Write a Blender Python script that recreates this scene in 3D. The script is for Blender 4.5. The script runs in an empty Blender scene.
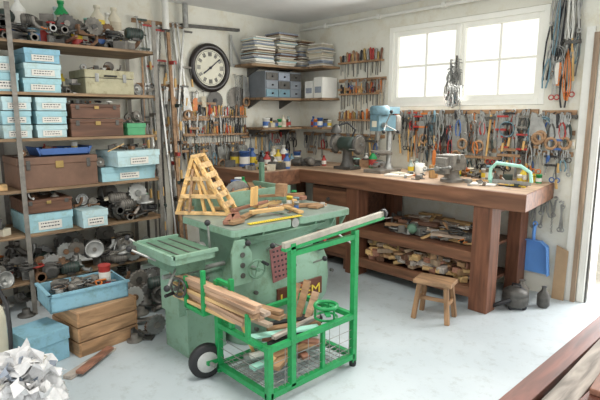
import bpy, math, random
from mathutils import Vector, Matrix, Euler, noise
rnd=random.Random(7)
U=rnd.uniform
# ---------------------------------------------------------------- materials
def lin(c):
    return tuple((x/255/12.92) if x/255<=.04045 else ((x/255+.055)/1.055)**2.4 for x in c)
MC={}
def M(name,col,rough=.6,metal=0,var=.18,scale=8,bump=.1,emis=0,grime=0):
    if name in MC: return MC[name]
    m=bpy.data.materials.new(name);m.use_nodes=True;nt=m.node_tree;N=nt.nodes;L=nt.links
    p=N['Principled BSDF'];c=lin(col)
    tc=N.new('ShaderNodeTexCoord');nz=N.new('ShaderNodeTexNoise');nz.inputs['Scale'].default_value=scale
    nz.inputs['Detail'].default_value=6;nz.inputs['Roughness'].default_value=.65
    L.new(tc.outputs['Object'],nz.inputs['Vector'])
    cr=N.new('ShaderNodeValToRGB')
    cr.color_ramp.elements[0].position=.3;cr.color_ramp.elements[1].position=.7
    cr.color_ramp.elements[0].color=(*[x*(1-var) for x in c],1)
    cr.color_ramp.elements[1].color=(*[min(1,x*(1+var)) for x in c],1)
    L.new(nz.outputs['Fac'],cr.inputs['Fac']);out=cr.outputs['Color']
    if grime:
        n2=N.new('ShaderNodeTexNoise');n2.inputs['Scale'].default_value=scale*2.3;n2.inputs['Detail'].default_value=10;n2.inputs['Roughness'].default_value=.75
        L.new(tc.outputs['Object'],n2.inputs['Vector'])
        c2=N.new('ShaderNodeValToRGB');c2.color_ramp.elements[0].position=.36;c2.color_ramp.elements[1].position=.5
        g=1-grime;c2.color_ramp.elements[0].color=(g,g*.95,g*.86,1);c2.color_ramp.elements[1].color=(1,1,1,1)
        mx=N.new('ShaderNodeMix');mx.data_type='RGBA';mx.blend_type='MULTIPLY';mx.inputs[0].default_value=1
        L.new(n2.outputs['Fac'],c2.inputs['Fac']);L.new(out,mx.inputs[6]);L.new(c2.outputs['Color'],mx.inputs[7]);out=mx.outputs[2]
    L.new(out,p.inputs['Base Color'])
    p.inputs['Roughness'].default_value=rough;p.inputs['Metallic'].default_value=metal
    if bump:
        b=N.new('ShaderNodeBump');b.inputs['Strength'].default_value=bump;b.inputs['Distance'].default_value=.01
        L.new(nz.outputs['Fac'],b.inputs['Height']);L.new(b.outputs['Normal'],p.inputs['Normal'])
    if emis:
        p.inputs['Emission Color'].default_value=(*c,1);p.inputs['Emission Strength'].default_value=emis
    MC[name]=m;return m
def W(name,col,ax=0,rough=.6,var=.35,scale=3):
    if name in MC: return MC[name]
    m=bpy.data.materials.new(name);m.use_nodes=True;nt=m.node_tree;N=nt.nodes;L=nt.links
    p=N['Principled BSDF'];c=lin(col)
    tc=N.new('ShaderNodeTexCoord');mp=N.new('ShaderNodeMapping')
    s=[scale*9]*3;s[ax]=scale;mp.inputs['Scale'].default_value=s
    nz=N.new('ShaderNodeTexNoise');nz.inputs['Scale'].default_value=1;nz.inputs['Detail'].default_value=8;nz.inputs['Distortion'].default_value=.6
    L.new(tc.outputs['Object'],mp.inputs['Vector']);L.new(mp.outputs['Vector'],nz.inputs['Vector'])
    cr=N.new('ShaderNodeValToRGB');cr.color_ramp.elements[0].position=.32;cr.color_ramp.elements[1].position=.68
    cr.color_ramp.elements[0].color=(*[x*(1-var) for x in c],1)
    cr.color_ramp.elements[1].color=(*[min(1,x*(1+var)) for x in c],1)
    L.new(nz.outputs['Fac'],cr.inputs['Fac']);L.new(cr.outputs['Color'],p.inputs['Base Color'])
    b=N.new('ShaderNodeBump');b.inputs['Strength'].default_value=.2;b.inputs['Distance'].default_value=.01
    L.new(nz.outputs['Fac'],b.inputs['Height']);L.new(b.outputs['Normal'],p.inputs['Normal'])
    p.inputs['Roughness'].default_value=rough
    MC[name]=m;return m
steel=M('steel',(158,158,154),.4,.6,.25,20)
dsteel=M('dark_steel',(88,86,82),.5,.4,.35,18)
iron=M('cast_iron_grey',(128,123,115),.6,.25,.35,14)
rust=M('rusty_iron',(118,88,64),.75,.15,.4,16)
alu=M('aluminium',(192,192,188),.45,.45,.15,12)
brass=M('brass',(165,138,84),.45,.5,.2,12)
black=M('black_rubber',(34,34,36),.55,0,.2)
white=M('white_paint',(228,227,219),.5,0,.06)
cream=M('cream_plastic',(216,208,186),.5,0,.08)
red=M('red_plastic',(166,52,46),.45,0,.15)
orange=M('orange_plastic',(206,118,52),.45,0,.15)
yellow=M('yellow_plastic',(220,192,58),.45,0,.1)
blue=M('blue_plastic',(62,98,158),.45,0,.15)
dustblue=M('dustpan_blue',(108,164,236),.4,0,.06)
ltblue=M('light_blue_card',(162,203,211),.65,0,.08,6,.05,0,.15)
ltblue2=M('pale_blue_card',(188,215,218),.65,0,.06,6,.05,0,.15)
blue3=M('mid_blue_card',(138,184,202),.6,0,.10,6,.05,0,.2)
green=M('trolley_green',(34,150,84),.38,0,.12,10,.05,0,.2)
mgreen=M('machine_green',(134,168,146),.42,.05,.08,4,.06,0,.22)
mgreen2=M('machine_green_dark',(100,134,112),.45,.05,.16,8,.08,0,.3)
mint=M('mint_paint',(166,222,204),.4,0,.08)
dgreen=M('dark_green_paint',(56,70,64),.45,.1,.2)
drillblue=M('drill_blue',(106,138,150),.45,.1,.15,8,.1,0,.2)
pine=W('pine_wood',(206,170,118),0);pine_y=W('pine_wood_y',(200,164,112),1);pine_z=W('pine_wood_z',(206,166,104),2)
oak=W('oak_wood',(158,124,92),0);oak_y=W('oak_wood_y',(154,120,86),1)
shelfw=W('shelf_wood',(140,114,86),1,.7,.45)
darkw=W('dark_wood',(102,70,52),1,.55);darkx=W('dark_wood_x',(104,70,52),0,.55)
benchw=W('bench_wood',(118,80,58),0,.55,.4,2);benchtop=W('bench_top_wood',(174,146,120),0,.6,.35,2);benchz=W('bench_leg_wood',(110,70,50),2,.55,.4)
redw=W('reddish_wood',(146,102,82),1,.6);redd=W('dark_red_board',(112,66,52),1,.5,.4)
greyw=W('weathered_wood',(168,158,148),1,.8,.5);greyx=W('weathered_wood_x',(168,148,130),0,.8)
paper=M('paper',(222,218,208),.8,0,.08,30);paper2=M('old_paper',(196,186,164),.8,0,.15,30)
paper3=M('blue_grey_paper',(146,154,166),.8,0,.2,30)
rag=M('white_cloth',(224,223,222),.9,0,.12,18,.5)
ink=M('ink',(60,62,72),.8,0,0)
glassm=M('jar_glass',(170,186,182),.15,0,.1)
# ---------------------------------------------------------------- builder
class B:
    def __init__(s): s.v=[];s.f=[];s.mi=[];s.ms=[];s.sm=[];s.T=Matrix.Identity(4)
    def _m(s,m):
        if m not in s.ms: s.ms.append(m)
        return s.ms.index(m)
    def add(s,vs,fs,m,smooth=False):
        o=len(s.v);k=s._m(m)
        for v in vs: s.v.append(tuple(s.T@Vector(v)))
        for f in fs:
            s.f.append([o+i for i in f]);s.mi.append(k);s.sm.append(bool(smooth))
    def box(s,a,b,m):
        x0,y0,z0=a;x1,y1,z1=b
        s.add([(x0,y0,z0),(x1,y0,z0),(x1,y1,z0),(x0,y1,z0),(x0,y0,z1),(x1,y0,z1),(x1,y1,z1),(x0,y1,z1)],
              [(0,3,2,1),(4,5,6,7),(0,1,5,4),(1,2,6,5),(2,3,7,6),(3,0,4,7)],m)
    def rbox(s,c,size,rot,m):
        T=s.T;s.T=T@Matrix.Translation(c)@Euler(rot).to_matrix().to_4x4()
        h=[q/2 for q in size];s.box([-q for q in h],h,m);s.T=T
    def beam(s,p0,p1,w,h,m,up=(0,0,1)):
        p0=Vector(p0);p1=Vector(p1);z=(p1-p0).normalized();u=Vector(up)
        if abs(z.dot(u))>.98:u=Vector((1,0,0))
        x=z.cross(u).normalized();y=x.cross(z)
        vs=[]
        for p in(p0,p1):
            for sx,sy in((-1,-1),(1,-1),(1,1),(-1,1)): vs.append(p+x*sx*w/2+y*sy*h/2)
        s.add(vs,[(0,3,2,1),(4,5,6,7),(0,1,5,4),(1,2,6,5),(2,3,7,6),(3,0,4,7)],m)
    def lathe(s,c,ax,prof,m,n=16,sy=1):
        c=Vector(c);z=Vector(ax).normalized();x=z.orthogonal().normalized();y=z.cross(x)
        if abs(z.z)>.99:x=Vector((1,0,0));y=Vector((0,1,0))
        vs=[];fs=[]
        for r,h in prof:
            for i in range(n):
                a=2*math.pi*i/n;vs.append(c+z*h+(x*math.cos(a)+y*math.sin(a)*sy)*max(r,1e-4))
        for j in range(len(prof)-1):
            for i in range(n):
                k=(i+1)%n;fs.append((j*n+i,j*n+k,(j+1)*n+k,(j+1)*n+i))
        s.add(vs,fs,m,True)
        s.add([vs[i] for i in range(n)],[tuple(range(n))[::-1]],m)
        L=len(prof)-1;s.add([vs[L*n+i] for i in range(n)],[tuple(range(n))],m)
    def cyl(s,p0,p1,r,m,r1=None,n=12):
        p0=Vector(p0);p1=Vector(p1);s.lathe(p0,p1-p0,[(r,0),(r if r1 is None else r1,(p1-p0).length)],m,n)
    def sph(s,c,r,m,sc=(1,1,1),n=12):
        T=s.T;s.T=T@Matrix.Translation(c)@Matrix.Diagonal((*sc,1))
        s.lathe((0,0,0),(0,0,1),[(r*math.sin(math.pi*j/8),-r*math.cos(math.pi*j/8)) for j in range(9)],m,n);s.T=T
    def tube(s,pts,r,m,n=8,closed=False):
        P=[Vector(p) for p in pts];k=len(P);vs=[];fs=[];x=None
        for i in range(k):
            if closed:t=P[(i+1)%k]-P[i-1]
            else:t=P[min(i+1,k-1)]-P[max(i-1,0)]
            t.normalize()
            if x is None:x=t.orthogonal().normalized()
            x=(x-t*x.dot(t)).normalized();y=t.cross(x)
            for j in range(n):
                a=2*math.pi*j/n;vs.append(P[i]+(x*math.cos(a)+y*math.sin(a))*r)
        for i in range(k if closed else k-1):
            q=(i+1)%k
            for j in range(n):
                l=(j+1)%n;fs.append((i*n+j,i*n+l,q*n+l,q*n+j))
        s.add(vs,fs,m,True)
        if not closed:
            s.add([vs[i] for i in range(n)],[tuple(range(n))],m);s.add(vs[-n:],[tuple(range(n))],m)
    def ring(s,c,ax,R,r,m,n=20,k=8,a0=0,a1=2*math.pi):
        c=Vector(c);z=Vector(ax).normalized();x=z.orthogonal().normalized();y=z.cross(x)
        full=abs(a1-a0-2*math.pi)<1e-3
        P=[c+(x*math.cos(a0+(a1-a0)*i/n)+y*math.sin(a0+(a1-a0)*i/n))*R for i in range(n if full else n+1)]
        s.tube(P,r,m,k,full)
    def prism(s,pts,o,ux,uy,th,m):
        o=Vector(o);ux=Vector(ux);uy=Vector(uy);nn=ux.cross(uy).normalized()
        a=[o+ux*p[0]+uy*p[1] for p in pts];b=[q+nn*th for q in a];n=len(pts)
        s.add(a+b,[tuple(range(n))[::-1],tuple(range(n,2*n))]+[(i,(i+1)%n,n+(i+1)%n,n+i) for i in range(n)],m)
    def done(s,name,bevel=0,parent=None):
        me=bpy.data.meshes.new(name);me.from_pydata(s.v,[],s.f)
        for m in s.ms: me.materials.append(m)
        me.polygons.foreach_set('material_index',s.mi);me.polygons.foreach_set('use_smooth',s.sm)
        me.update()
        o=bpy.data.objects.new(name,me);bpy.context.collection.objects.link(o)
        if bevel:
            bv=o.modifiers.new('bevel','BEVEL');bv.width=bevel;bv.segments=2;bv.limit_method='ANGLE';bv.angle_limit=1.0
        if parent:o.parent=parent
        return o
# ---------------------------------------------------------------- camera
F=(-.730,.683);cp,sp=.9859,.1676
cam=bpy.data.cameras.new('camera');co=bpy.data.objects.new('camera',cam);bpy.context.collection.objects.link(co)
cam.sensor_width=36;cam.lens=30;co.location=(4.89,-4.58,1.6)
co.rotation_euler=Vector((F[0]*cp,F[1]*cp,-sp)).to_track_quat('-Z','Y').to_euler()
bpy.context.scene.camera=co
# ---------------------------------------------------------------- room
plaster=M('plaster',(224,222,209),.85,0,.08,1.6,.25,0,.10)
b=B();b.box((-.15,-7,0),(0,.3,2.75),plaster);b.done('wall_left')
WX0,WX1,WZ0,WZ1=1.42,3.10,1.69,2.53
b=B()
b.box((0,0,0),(WX0,.3,2.75),plaster);b.box((WX1,0,0),(3.50,.3,2.75),plaster)
b.box((WX0,0,0),(WX1,.3,WZ0),plaster);b.box((WX0,0,WZ1),(WX1,.3,2.75),plaster);b.done('wall_back')
b=B();b.box((3.5,0,2.2),(4.5,.3,2.75),plaster);b.done('wall_lintel')
b=B();b.box((4.5,0,0),(7,.3,2.75),plaster);b.done('wall_back_right')
b=B();b.box((-.15,-7,2.75),(7,.3,2.85),M('ceiling_white',(230,230,228),.85,0,.05,3,.15));b.done('ceiling')
fl=bpy.data.materials.new('painted_floor');fl.use_nodes=True
nt=fl.node_tree;N=nt.nodes;L=nt.links;p=N['Principled BSDF']
tc=N.new('ShaderNodeTexCoord')
n1=N.new('ShaderNodeTexNoise');n1.inputs['Scale'].default_value=1.3;n1.inputs['Detail'].default_value=8
n2=N.new('ShaderNodeTexNoise');n2.inputs['Scale'].default_value=9;n2.inputs['Detail'].default_value=10;n2.inputs['Roughness'].default_value=.8
L.new(tc.outputs['Object'],n1.inputs['Vector']);L.new(tc.outputs['Object'],n2.inputs['Vector'])
r1=N.new('ShaderNodeValToRGB');r1.color_ramp.elements[0].position=.3;r1.color_ramp.elements[1].position=.7
r1.color_ramp.elements[0].color=(*lin((182,192,196)),1);r1.color_ramp.elements[1].color=(*lin((200,208,211)),1)
r2=N.new('ShaderNodeValToRGB');r2.color_ramp.elements[0].position=.32;r2.color_ramp.elements[1].position=.48
r2.color_ramp.elements[0].color=(.76,.75,.72,1);r2.color_ramp.elements[1].color=(1,1,1,1)
mx=N.new('ShaderNodeMix');mx.data_type='RGBA';mx.blend_type='MULTIPLY';mx.inputs[0].default_value=1
L.new(n1.outputs['Fac'],r1.inputs['Fac']);L.new(n2.outputs['Fac'],r2.inputs['Fac'])
L.new(r1.outputs['Color'],mx.inputs[6]);L.new(r2.outputs['Color'],mx.inputs[7]);L.new(mx.outputs[2],p.inputs['Base Color'])
p.inputs['Roughness'].default_value=.5
b=B();b.box((-.15,-7,-.1),(7,.3,0),fl);b.done('floor')
b=B();b.box((-4,.3,-.14),(11,9,-.02),M('gravel',(190,184,170),.9,0,.2,30,.5));b.done('ground_outside')
b=B();b.box((3.503,.0,0),(3.56,.29,2.19),white);b.box((3.56,.05,2.12),(4.44,.29,2.19),white);b.box((4.44,.0,0),(4.497,.29,2.19),white)
b.box((3.562,.02,0),(3.575,.06,2.12),dsteel);b.done('door_1',.004)
tb=W('brown_trim',(150,128,106),2,.6)
b=B();b.box((3.465,-.035,0),(3.50,-.002,2.2),tb);b.box((3.465,-.035,2.2),(4.535,-.002,2.25),tb);b.box((4.50,-.035,0),(4.535,-.002,2.2),tb);b.box((3.40,-.02,0),(3.465,-.002,2.3),white);b.done('trim_1')
frost=bpy.data.materials.new('frosted_daylit_glass');frost.use_nodes=True
nt=frost.node_tree;N=nt.nodes;L=nt.links;p=N['Principled BSDF']
tc=N.new('ShaderNodeTexCoord');nz=N.new('ShaderNodeTexNoise');nz.inputs['Scale'].default_value=3
L.new(tc.outputs['Object'],nz.inputs['Vector'])
cr=N.new('ShaderNodeValToRGB');cr.color_ramp.elements[0].color=(.94,.94,.85,1);cr.color_ramp.elements[1].color=(1,1,.96,1)
L.new(nz.outputs['Fac'],cr.inputs['Fac']);L.new(cr.outputs['Color'],p.inputs['Emission Color']);p.inputs['Emission Strength'].default_value=1.02
p.inputs['Base Color'].default_value=(.3,.3,.3,1);p.inputs['Roughness'].default_value=.3
wf=M('window_frame_paint',(244,243,234),.5,0,.03)
b=B()
def fr(x0,x1,z0,z1,t,y0,y1):
    b.box((x0,y0,z0),(x0+t,y1,z1),wf);b.box((x1-t,y0,z0),(x1,y1,z1),wf)
    b.box((x0+t,y0,z0),(x1-t,y1,z0+t),wf);b.box((x0+t,y0,z1-t),(x1-t,y1,z1),wf)
fr(WX0+.002,WX1-.002,WZ0+.002,WZ1-.002,.05,.0,.14)
mid=(WX0+WX1)/2
for x0,x1 in((WX0+.05,mid),(mid,WX1-.05)):
    fr(x0,x1,WZ0+.05,WZ1-.05,.05,.02,.09)
    xm=(x0+x1)/2;zm=(WZ0+WZ1)/2
    b.box((xm-.01,.045,WZ0+.1),(xm+.01,.07,WZ1-.1),wf);b.box((x0+.05,.045,zm-.01),(xm-.01,.07,zm+.01),wf);b.box((xm+.01,.045,zm-.01),(x1-.05,.07,zm+.01),wf)
    b.box((x0+.05,.06,WZ0+.1),(x1-.05,.066,WZ1-.1),frost)
b.box((mid-.02,-.015,WZ0+.06),(mid+.02,.02,WZ1-.06),wf);b.cyl((mid,-.03,2.05),(mid,-.03,2.17),.008,dsteel)
b.done('window_1',.003)
b=B();b.tube([(.05,-.04,2.66),(1.6,-.04,2.66),(3.2,-.04,2.66),(4.2,-.04,2.66)],.018,white)
for x in(.5,1.3,2.1,2.9):b.box((x-.02,-.065,2.635),(x+.02,-.003,2.685),white)
b.done('conduit_pipe')
b=B();b.box((3.36,-.03,1.32),(3.395,-.003,1.40),cream);b.box((3.367,-.036,1.345),(3.388,-.03,1.375),white);b.done('light_switch',.003)
# ---------------------------------------------------------------- generic clutter parts
metals=[steel,dsteel,iron,rust,iron,alu,dsteel,iron,steel]
cols=[red,orange,yellow,blue,white,cream,green,drillblue,mint,white,cream]
def part(b,c,s,kinds=None):
    k=rnd.choice(kinds or ['pulley','flange','motor','pipe','brk','gear','tin','coil','block','rod','bottle','valve','rod','brk'])
    x,y,z=c;m=rnd.choice(metals)
    if k=='pulley':
        a=U(-.5,.5);ax=Vector((1,a,U(-.1,.4))).normalized();t=s*.35
        b.lathe((x,y,z+s),ax,[(s*.3,-t),(s,-t),(s*.8,-t*.3),(s*.8,t*.3),(s,t),(s*.85,t),(s*.8,t*.6),(s*.3,t*.6)],m,20)
        b.cyl(Vector((x,y,z+s))-ax*t*1.6,Vector((x,y,z+s))+ax*t*1.6,s*.22,rnd.choice(metals))
    elif k=='flange':
        b.lathe((x,y,z),(U(-.1,.1),U(-.1,.1),1),[(s,0),(s,s*.25),(s*.5,s*.3),(s*.45,s*.9),(s*.3,s*.9)],m,18)
    elif k=='gear':
        n=16;P=[]
        for i in range(n*2):
            r=s if i%2 else s*.86;P.append((r*math.cos(math.pi*i/n),r*math.sin(math.pi*i/n)))
        b.prism(P,(x-s*.15,y,z+s),(0,1,0),(U(-.3,.3),0,1),s*.3,m);b.cyl((x-.3*s,y,z+s),(x+.35*s,y,z+s),s*.3,rnd.choice(metals))
    elif k=='motor':
        a=U(0,3.1);d=Vector((math.cos(a),math.sin(a),0));r=s*.6;c0=Vector((x,y,z+r+.01))
        b.lathe(c0-d*s,d,[(r*.6,0),(r*.9,s*.1),(r,s*.3),(r,s*1.6),(r*.85,s*1.9),(r*.3,s*1.95),(r*.15,s*2.0),(r*.15,s*2.4)],rnd.choice([iron,dgreen,mgreen2,dsteel,iron]),18)
        for i in range(5): b.ring(c0-d*s*(.6-.25*i),d,r*1.02,s*.04,dsteel,16,4)
        b.box((x-r*.7,y-r*.7,z),(x+r*.7,y+r*.7,z+.02),dsteel)
    elif k=='pipe':
        a=U(0,6);d=Vector((math.cos(a),math.sin(a),0));q=Vector((x,y,z+s*.3))
        b.tube([q-d*s,q-d*s*.3,q+Vector((0,0,s*.15)),q+d*s*.4+Vector((0,0,s*.6)),q+d*s*.45+Vector((0,0,s*1.2))],s*.22,m,10)
        b.ring(q-d*s,d,s*.26,s*.07,m,12,6)
    elif k=='brk':
        a=U(0,3);T=b.T;b.T=T@Matrix.Translation((x,y,z))@Matrix.Rotation(a,4,'Z')
        b.box((-s,-s*.5,0),(s,s*.5,s*.15),m);b.box((-s,-s*.5,0),(-s*.8,s*.5,s*1.1),m);b.prism([(-s*.8,s*.15),(s*.4,s*.15),(-s*.8,s)],(0,s*.05,0),(1,0,0),(0,0,1),s*.1,m);b.T=T
    elif k=='tin':
        h=s*U(1.2,1.9);b.lathe((x,y,z),(0,0,1),[(s*.62,0),(s*.65,.004),(s*.62,.01),(s*.62,h),(s*.66,h),(s*.66,h+.012),(s*.6,h+.012)],rnd.choice(cols+metals),16)
        b.lathe((x,y,z+h*.2),(0,0,1),[(s*.625,0),(s*.625,h*.5)],rnd.choice([paper,paper2,red,yellow,blue]),16)
    elif k=='coil':
        for i in range(5): b.ring((x+U(-.01,.01),y+U(-.01,.01),z+s*.1+i*s*.15),(U(-.1,.1),U(-.1,.1),1),s*U(.75,.95),s*.07,rnd.choice([black,dsteel,m]),18,5)
    elif k=='block':
        b.rbox((x,y,z+s*.45),(s*U(1,1.8),s*U(1,1.8),s*.9),(0,0,U(0,3)),rnd.choice(metals+[oak,pine,cream,dgreen,paper2,paper]))
    elif k=='rod':
        a=U(0,3.1);d=Vector((math.cos(a),math.sin(a),U(-.05,.3)))*s*1.5;r=s*.14
        b.cyl(Vector((x,y,z+r+s*.3))-d,Vector((x,y,z+r+s*.3))+d,r,m);b.cyl(Vector((x,y,z+r+s*.3))-d*.5,Vector((x,y,z+r+s*.3))-d*.3,r*2,m)
    elif k=='bottle':
        h=s*2.2;b.lathe((x,y,z),(0,0,1),[(s*.5,0),(s*.52,h*.1),(s*.52,h*.6),(s*.2,h*.8),(s*.18,h*.9),(s*.24,h*.9),(s*.24,h)],rnd.choice(cols+[glassm,black]),14)
        b.lathe((x,y,z+h*.15),(0,0,1),[(s*.53,0),(s*.53,h*.35)],rnd.choice([paper,paper2,yellow,red]),14)
    elif k=='valve':
        b.cyl((x-s,y,z+s*.4),(x+s,y,z+s*.4),s*.3,m);b.cyl((x,y,z+s*.4),(x,y,z+s*1.2),s*.15,m);b.ring((x,y,z+s*1.2),(0,0,1),s*.5,s*.08,rnd.choice([red,m,dsteel]),14,6)
        b.cyl((x-s*.5,y,z+s*1.2),(x+s*.5,y,z+s*1.2),s*.06,m,n=6)
        for e in(-1,1):b.cyl((x+e*s*.85,y,z+s*.4),(x+e*s,y,z+s*.4),s*.45,m)
    elif k=='stick':
        a=U(0,3.1);d=Vector((math.cos(a),math.sin(a),U(0,.5)))*s*1.6
        b.beam(Vector((x,y,z+s*.5))-d,Vector((x,y,z+s*.5))+d,s*U(.15,.4),s*U(.1,.25),rnd.choice([pine,oak,greyw,redw,m]))
    elif k=='cable':
        P=[Vector((x+U(-s,s),y+U(-s,s)*1.4,z+U(.01,s))) for i in range(9)];Q=[]
        for i in range(len(P)-1):
            for t in range(4):Q.append(P[i].lerp(P[i+1],t/4))
        for _ in range(3):Q=[Q[0]]+[(Q[i-1]+Q[i]*2+Q[i+1])/4 for i in range(1,len(Q)-1)]+[Q[-1]]
        b.tube(Q,.006,rnd.choice([black,dsteel,white,cream,orange]),5)
def clutter(name,x0,x1,y0,y1,z,n,s0,s1,kinds=None,layers=1,zh=None,b=None):
    own=b is None
    if own:b=B()
    for l in range(layers):
        for i in range(n):
            s=U(s0,s1);part(b,(U(x0+s,max(x1-s,x0+s)),y0+s+(y1-y0-2*s)*((i+U(0,1))/n),z+l*(zh or s0*1.3)),s,kinds)
    return b.done(name) if own else b
# ---------------------------------------------------------------- shelving unit left
SZ=[.10,.28,.66,1.02,1.42,1.775,2.16];SE=-2.34
b=B()
for z in SZ[1:]:
    b.box((.02,-4.2,z-.022),(.60,SE,z),shelfw)
for y in(-4.15,-3.52,SE-.02):
    for x in(.04,.612):
        b.box((x-.002,y-.018,0),(x+.002,y+.018,2.42),iron);b.box((x-.03,y-.003,0),(x,y,2.42),iron)
b.done('shelving_unit')
def sbox(y0,y1,z,h,m=None,d=.4,xf=.585,rot=0,label=True,name='storage_box'):
    b=B();m=m or rnd.choice([ltblue,ltblue,ltblue2,blue3]);w=(y1-y0);cy=(y0+y1)/2;cx=xf-d/2+U(-.02,.01)
    b.T=Matrix.Translation((cx,cy,z+.0015))@Matrix.Rotation(rot+U(-.02,.02),4,'Z')
    hx,hy=d/2,w/2-.006;h-=.004
    b.box((-hx+.006,-hy+.006,0),(hx-.006,hy-.006,h*.72),m)
    b.box((-hx,-hy,h*.62),(hx,hy,h),m)
    if label:
        lw=min(hy*.62,.09);b.box((hx-.001,-lw,h*.12),(hx+.0015,lw,h*.56),paper)
        for k in range(2):
            zz=h*(.25+.17*k);yy=-lw*.8
            while yy<lw*.7:
                q=U(.008,.02);b.box((hx+.001,yy,zz),(hx+.0025,yy+q,zz+h*.06),ink);yy+=q+.006
    return b.done(name,.003)
def wbox(y0,y1,z,h,m=darkw,d=.42,xf=.585,name='wooden_box'):
    b=B();b.T=Matrix.Translation((xf-d,y0,z+.0015));w=y1-y0
    b.box((0,0,0),(d,w,h*.74),m);b.box((-.004,-.004,h*.76),(d+.004,w+.004,h-.003),m);b.box((.005,.005,h*.7),(d-.005,w-.005,h*.8),m)
    b.box((d,w*.45,h*.62),(d+.01,w*.55,h*.85),brass)
    for q in(.12,.88):b.box((d,w*q-.015,h*.6),(d+.007,w*q+.015,h*.9),dsteel)
    b.done(name,.003)
TK=['rod','brk','stick','valve','block','cable','pulley','flange','pipe']
z=SZ[5]
sbox(-3.99,-3.73,z,.14);sbox(-3.715,-3.47,z,.14,ltblue);sbox(-3.71,-3.48,z+.14,.12,ltblue2)
for k,mm in enumerate((ltblue,ltblue2,blue3)): sbox(-3.455+.01*k,-3.16,z+.112*k,.11,mm)
b=B();b.T=Matrix.Translation((.2,-2.97,z+.0015));bm=M('beige_metal',(172,166,136),.5,.1,.15,8,.1,0,.3)
b.box((0,0,0),(.36,.42,.13),bm);b.box((-.004,-.004,.135),(.364,.424,.20),bm);b.box((.01,.01,.12),(.35,.41,.14),dsteel)
for y in(.08,.32):b.box((.362,y,.10),(.37,y+.03,.17),steel)
b.tube([(.365,.16,.15),(.39,.165,.15),(.39,.255,.15),(.365,.26,.15)],.007,black);b.done('metal_case',.004)
clutter('tools_on_case',.22,.54,-2.95,-2.58,z+.203,12,.025,.05,TK)
clutter('oil_cans_group',.15,.6,-3.14,-2.99,z,7,.03,.05,None,2,.07)
z=SZ[4]
for k in range(3): sbox(-3.62,-3.40,z+.107*k,.105);sbox(-3.385,-3.14,z+.107*k,.105,ltblue if k%2 else ltblue2)
wbox(-3.12,-2.68,z,.15);wbox(-3.11,-2.70,z+.152,.12,darkw)
clutter('tools_on_boxes',.3,.58,-3.1,-2.7,z+.275,10,.02,.03,['rod','brk','stick','cable'])
sbox(-2.65,-2.46,z,.11,M('green_tin',(80,160,110),.4),label=False,name='tin_box')
clutter('tools_on_tin',.3,.58,-2.66,-2.40,z+.113,9,.03,.055,TK)
z=SZ[3]
wbox(-3.54,-2.93,z,.25,M('brown_leather_case',(118,88,70),.55,0,.25,6),.44,name='tool_chest')
b=B();b.T=Matrix.Translation((.40,-3.17,z+.252));b.prism([(-.19,.0),(.19,.0),(.22,.07),(.2,.07),(.18,.012),(-.18,.012),(-.2,.07),(-.22,.07)],(-.15,0,0),(0,1,0),(0,0,1),.3,blue)
b.box((-.15,-.19,0),(-.14,.19,.06),blue);b.box((.14,-.19,0),(.15,.19,.06),blue);clutter('',-.12,.12,-.17,.17,.014,14,.02,.045,b=b);b.done('plastic_tray',.001)
clutter('tools_on_chest',.35,.6,-3.54,-3.40,z+.255,5,.02,.045,TK)
sbox(-2.90,-2.38,z,.13,ltblue,.42);sbox(-2.82,-2.38,z+.132,.14,ltblue2,.36,.66,.12)
clutter('tools_on_blue_boxes',.3,.62,-2.80,-2.40,z+.275,13,.025,.045,TK)
clutter('tools_beside_boxes',.4,.62,-2.93,-2.82,z+.134,4,.03,.05,TK)
z=SZ[2]
sbox(-3.53,-3.15,z,.16,ltblue);wbox(-3.52,-3.16,z+.162,.11,darkw)
sbox(-3.12,-2.89,z,.15,ltblue2,.4,.66)
clutter('parts_on_box',.3,.64,-3.12,-2.89,z+.153,9,.03,.055,TK)
clutter('tools_on_wooden_box',.3,.6,-3.5,-3.18,z+.275,7,.02,.035,TK)
pk0=['pulley','flange','motor','pipe','brk','gear','coil','rod','valve','stick','cable']
clutter('spare_parts_pile',.3,.66,-2.87,-2.37,z,10,.05,.09,pk0,3,.07)
clutter('bearing_pile',.1,.35,-2.87,-2.42,z,7,.06,.1,pk0,2,.1)
clutter('bracket_pile',.1,.6,-4.1,-3.56,z,8,.05,.1,None,2)
z=SZ[1]
clutter('machine_parts_pile',.32,.72,-3.9,-3.0,z,13,.06,.1,['pulley','motor','gear','flange','pipe','brk','valve'])
clutter('machine_parts_pile',.34,.70,-3.9,-2.38,z+.09,30,.04,.08,['rod','brk','stick','pipe','gear','pulley','flange','coil','cable'])
clutter('machine_parts_pile',.32,.70,-3.0,-2.38,z,10,.06,.1,['pulley','motor','gear','flange','coil','rod','brk'])
clutter('machine_parts_pile',.08,.34,-3.9,-2.42,z,16,.07,.11,pk0,2,.1)
clutter('scrap_metal_pile',.1,.68,-3.9,-2.38,.0,18,.05,.08,['motor','flange','pipe','brk','coil','block'],2,.07)
z=SZ[6]
clutter('bottles_and_tools_row',.3,.6,-4.1,-3.2,z,20,.05,.085,['bottle','tin','tin','valve','block','motor','coil'])
clutter('bottles_and_tools_row',.3,.6,-3.2,-2.38,z,18,.05,.085,['brk','motor','tin','pipe','coil','block','valve','gear','stick'])
clutter('bottles_and_tools_row',.3,.60,-3.7,-2.38,z+.09,34,.04,.085,['brk','rod','stick','pipe','coil','valve','gear','cable','motor'])
clutter('bottles_and_tools_row',.14,.34,-4.1,-2.42,z,20,.08,.12,['tin','bottle','block','brk','motor','stick'],2,.14)
for nm,zz,yy0,yy1 in(('jar_group',SZ[5],-2.53,-2.38),('glass_jars',SZ[3],-3.9,-3.58),('paint_tins',SZ[4],-4.1,-3.64),('spray_cans',SZ[5],-4.15,-4.0)):
    clutter(nm,.2,.58,yy0,yy1,zz,6,.03,.055)
b=B()
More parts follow.
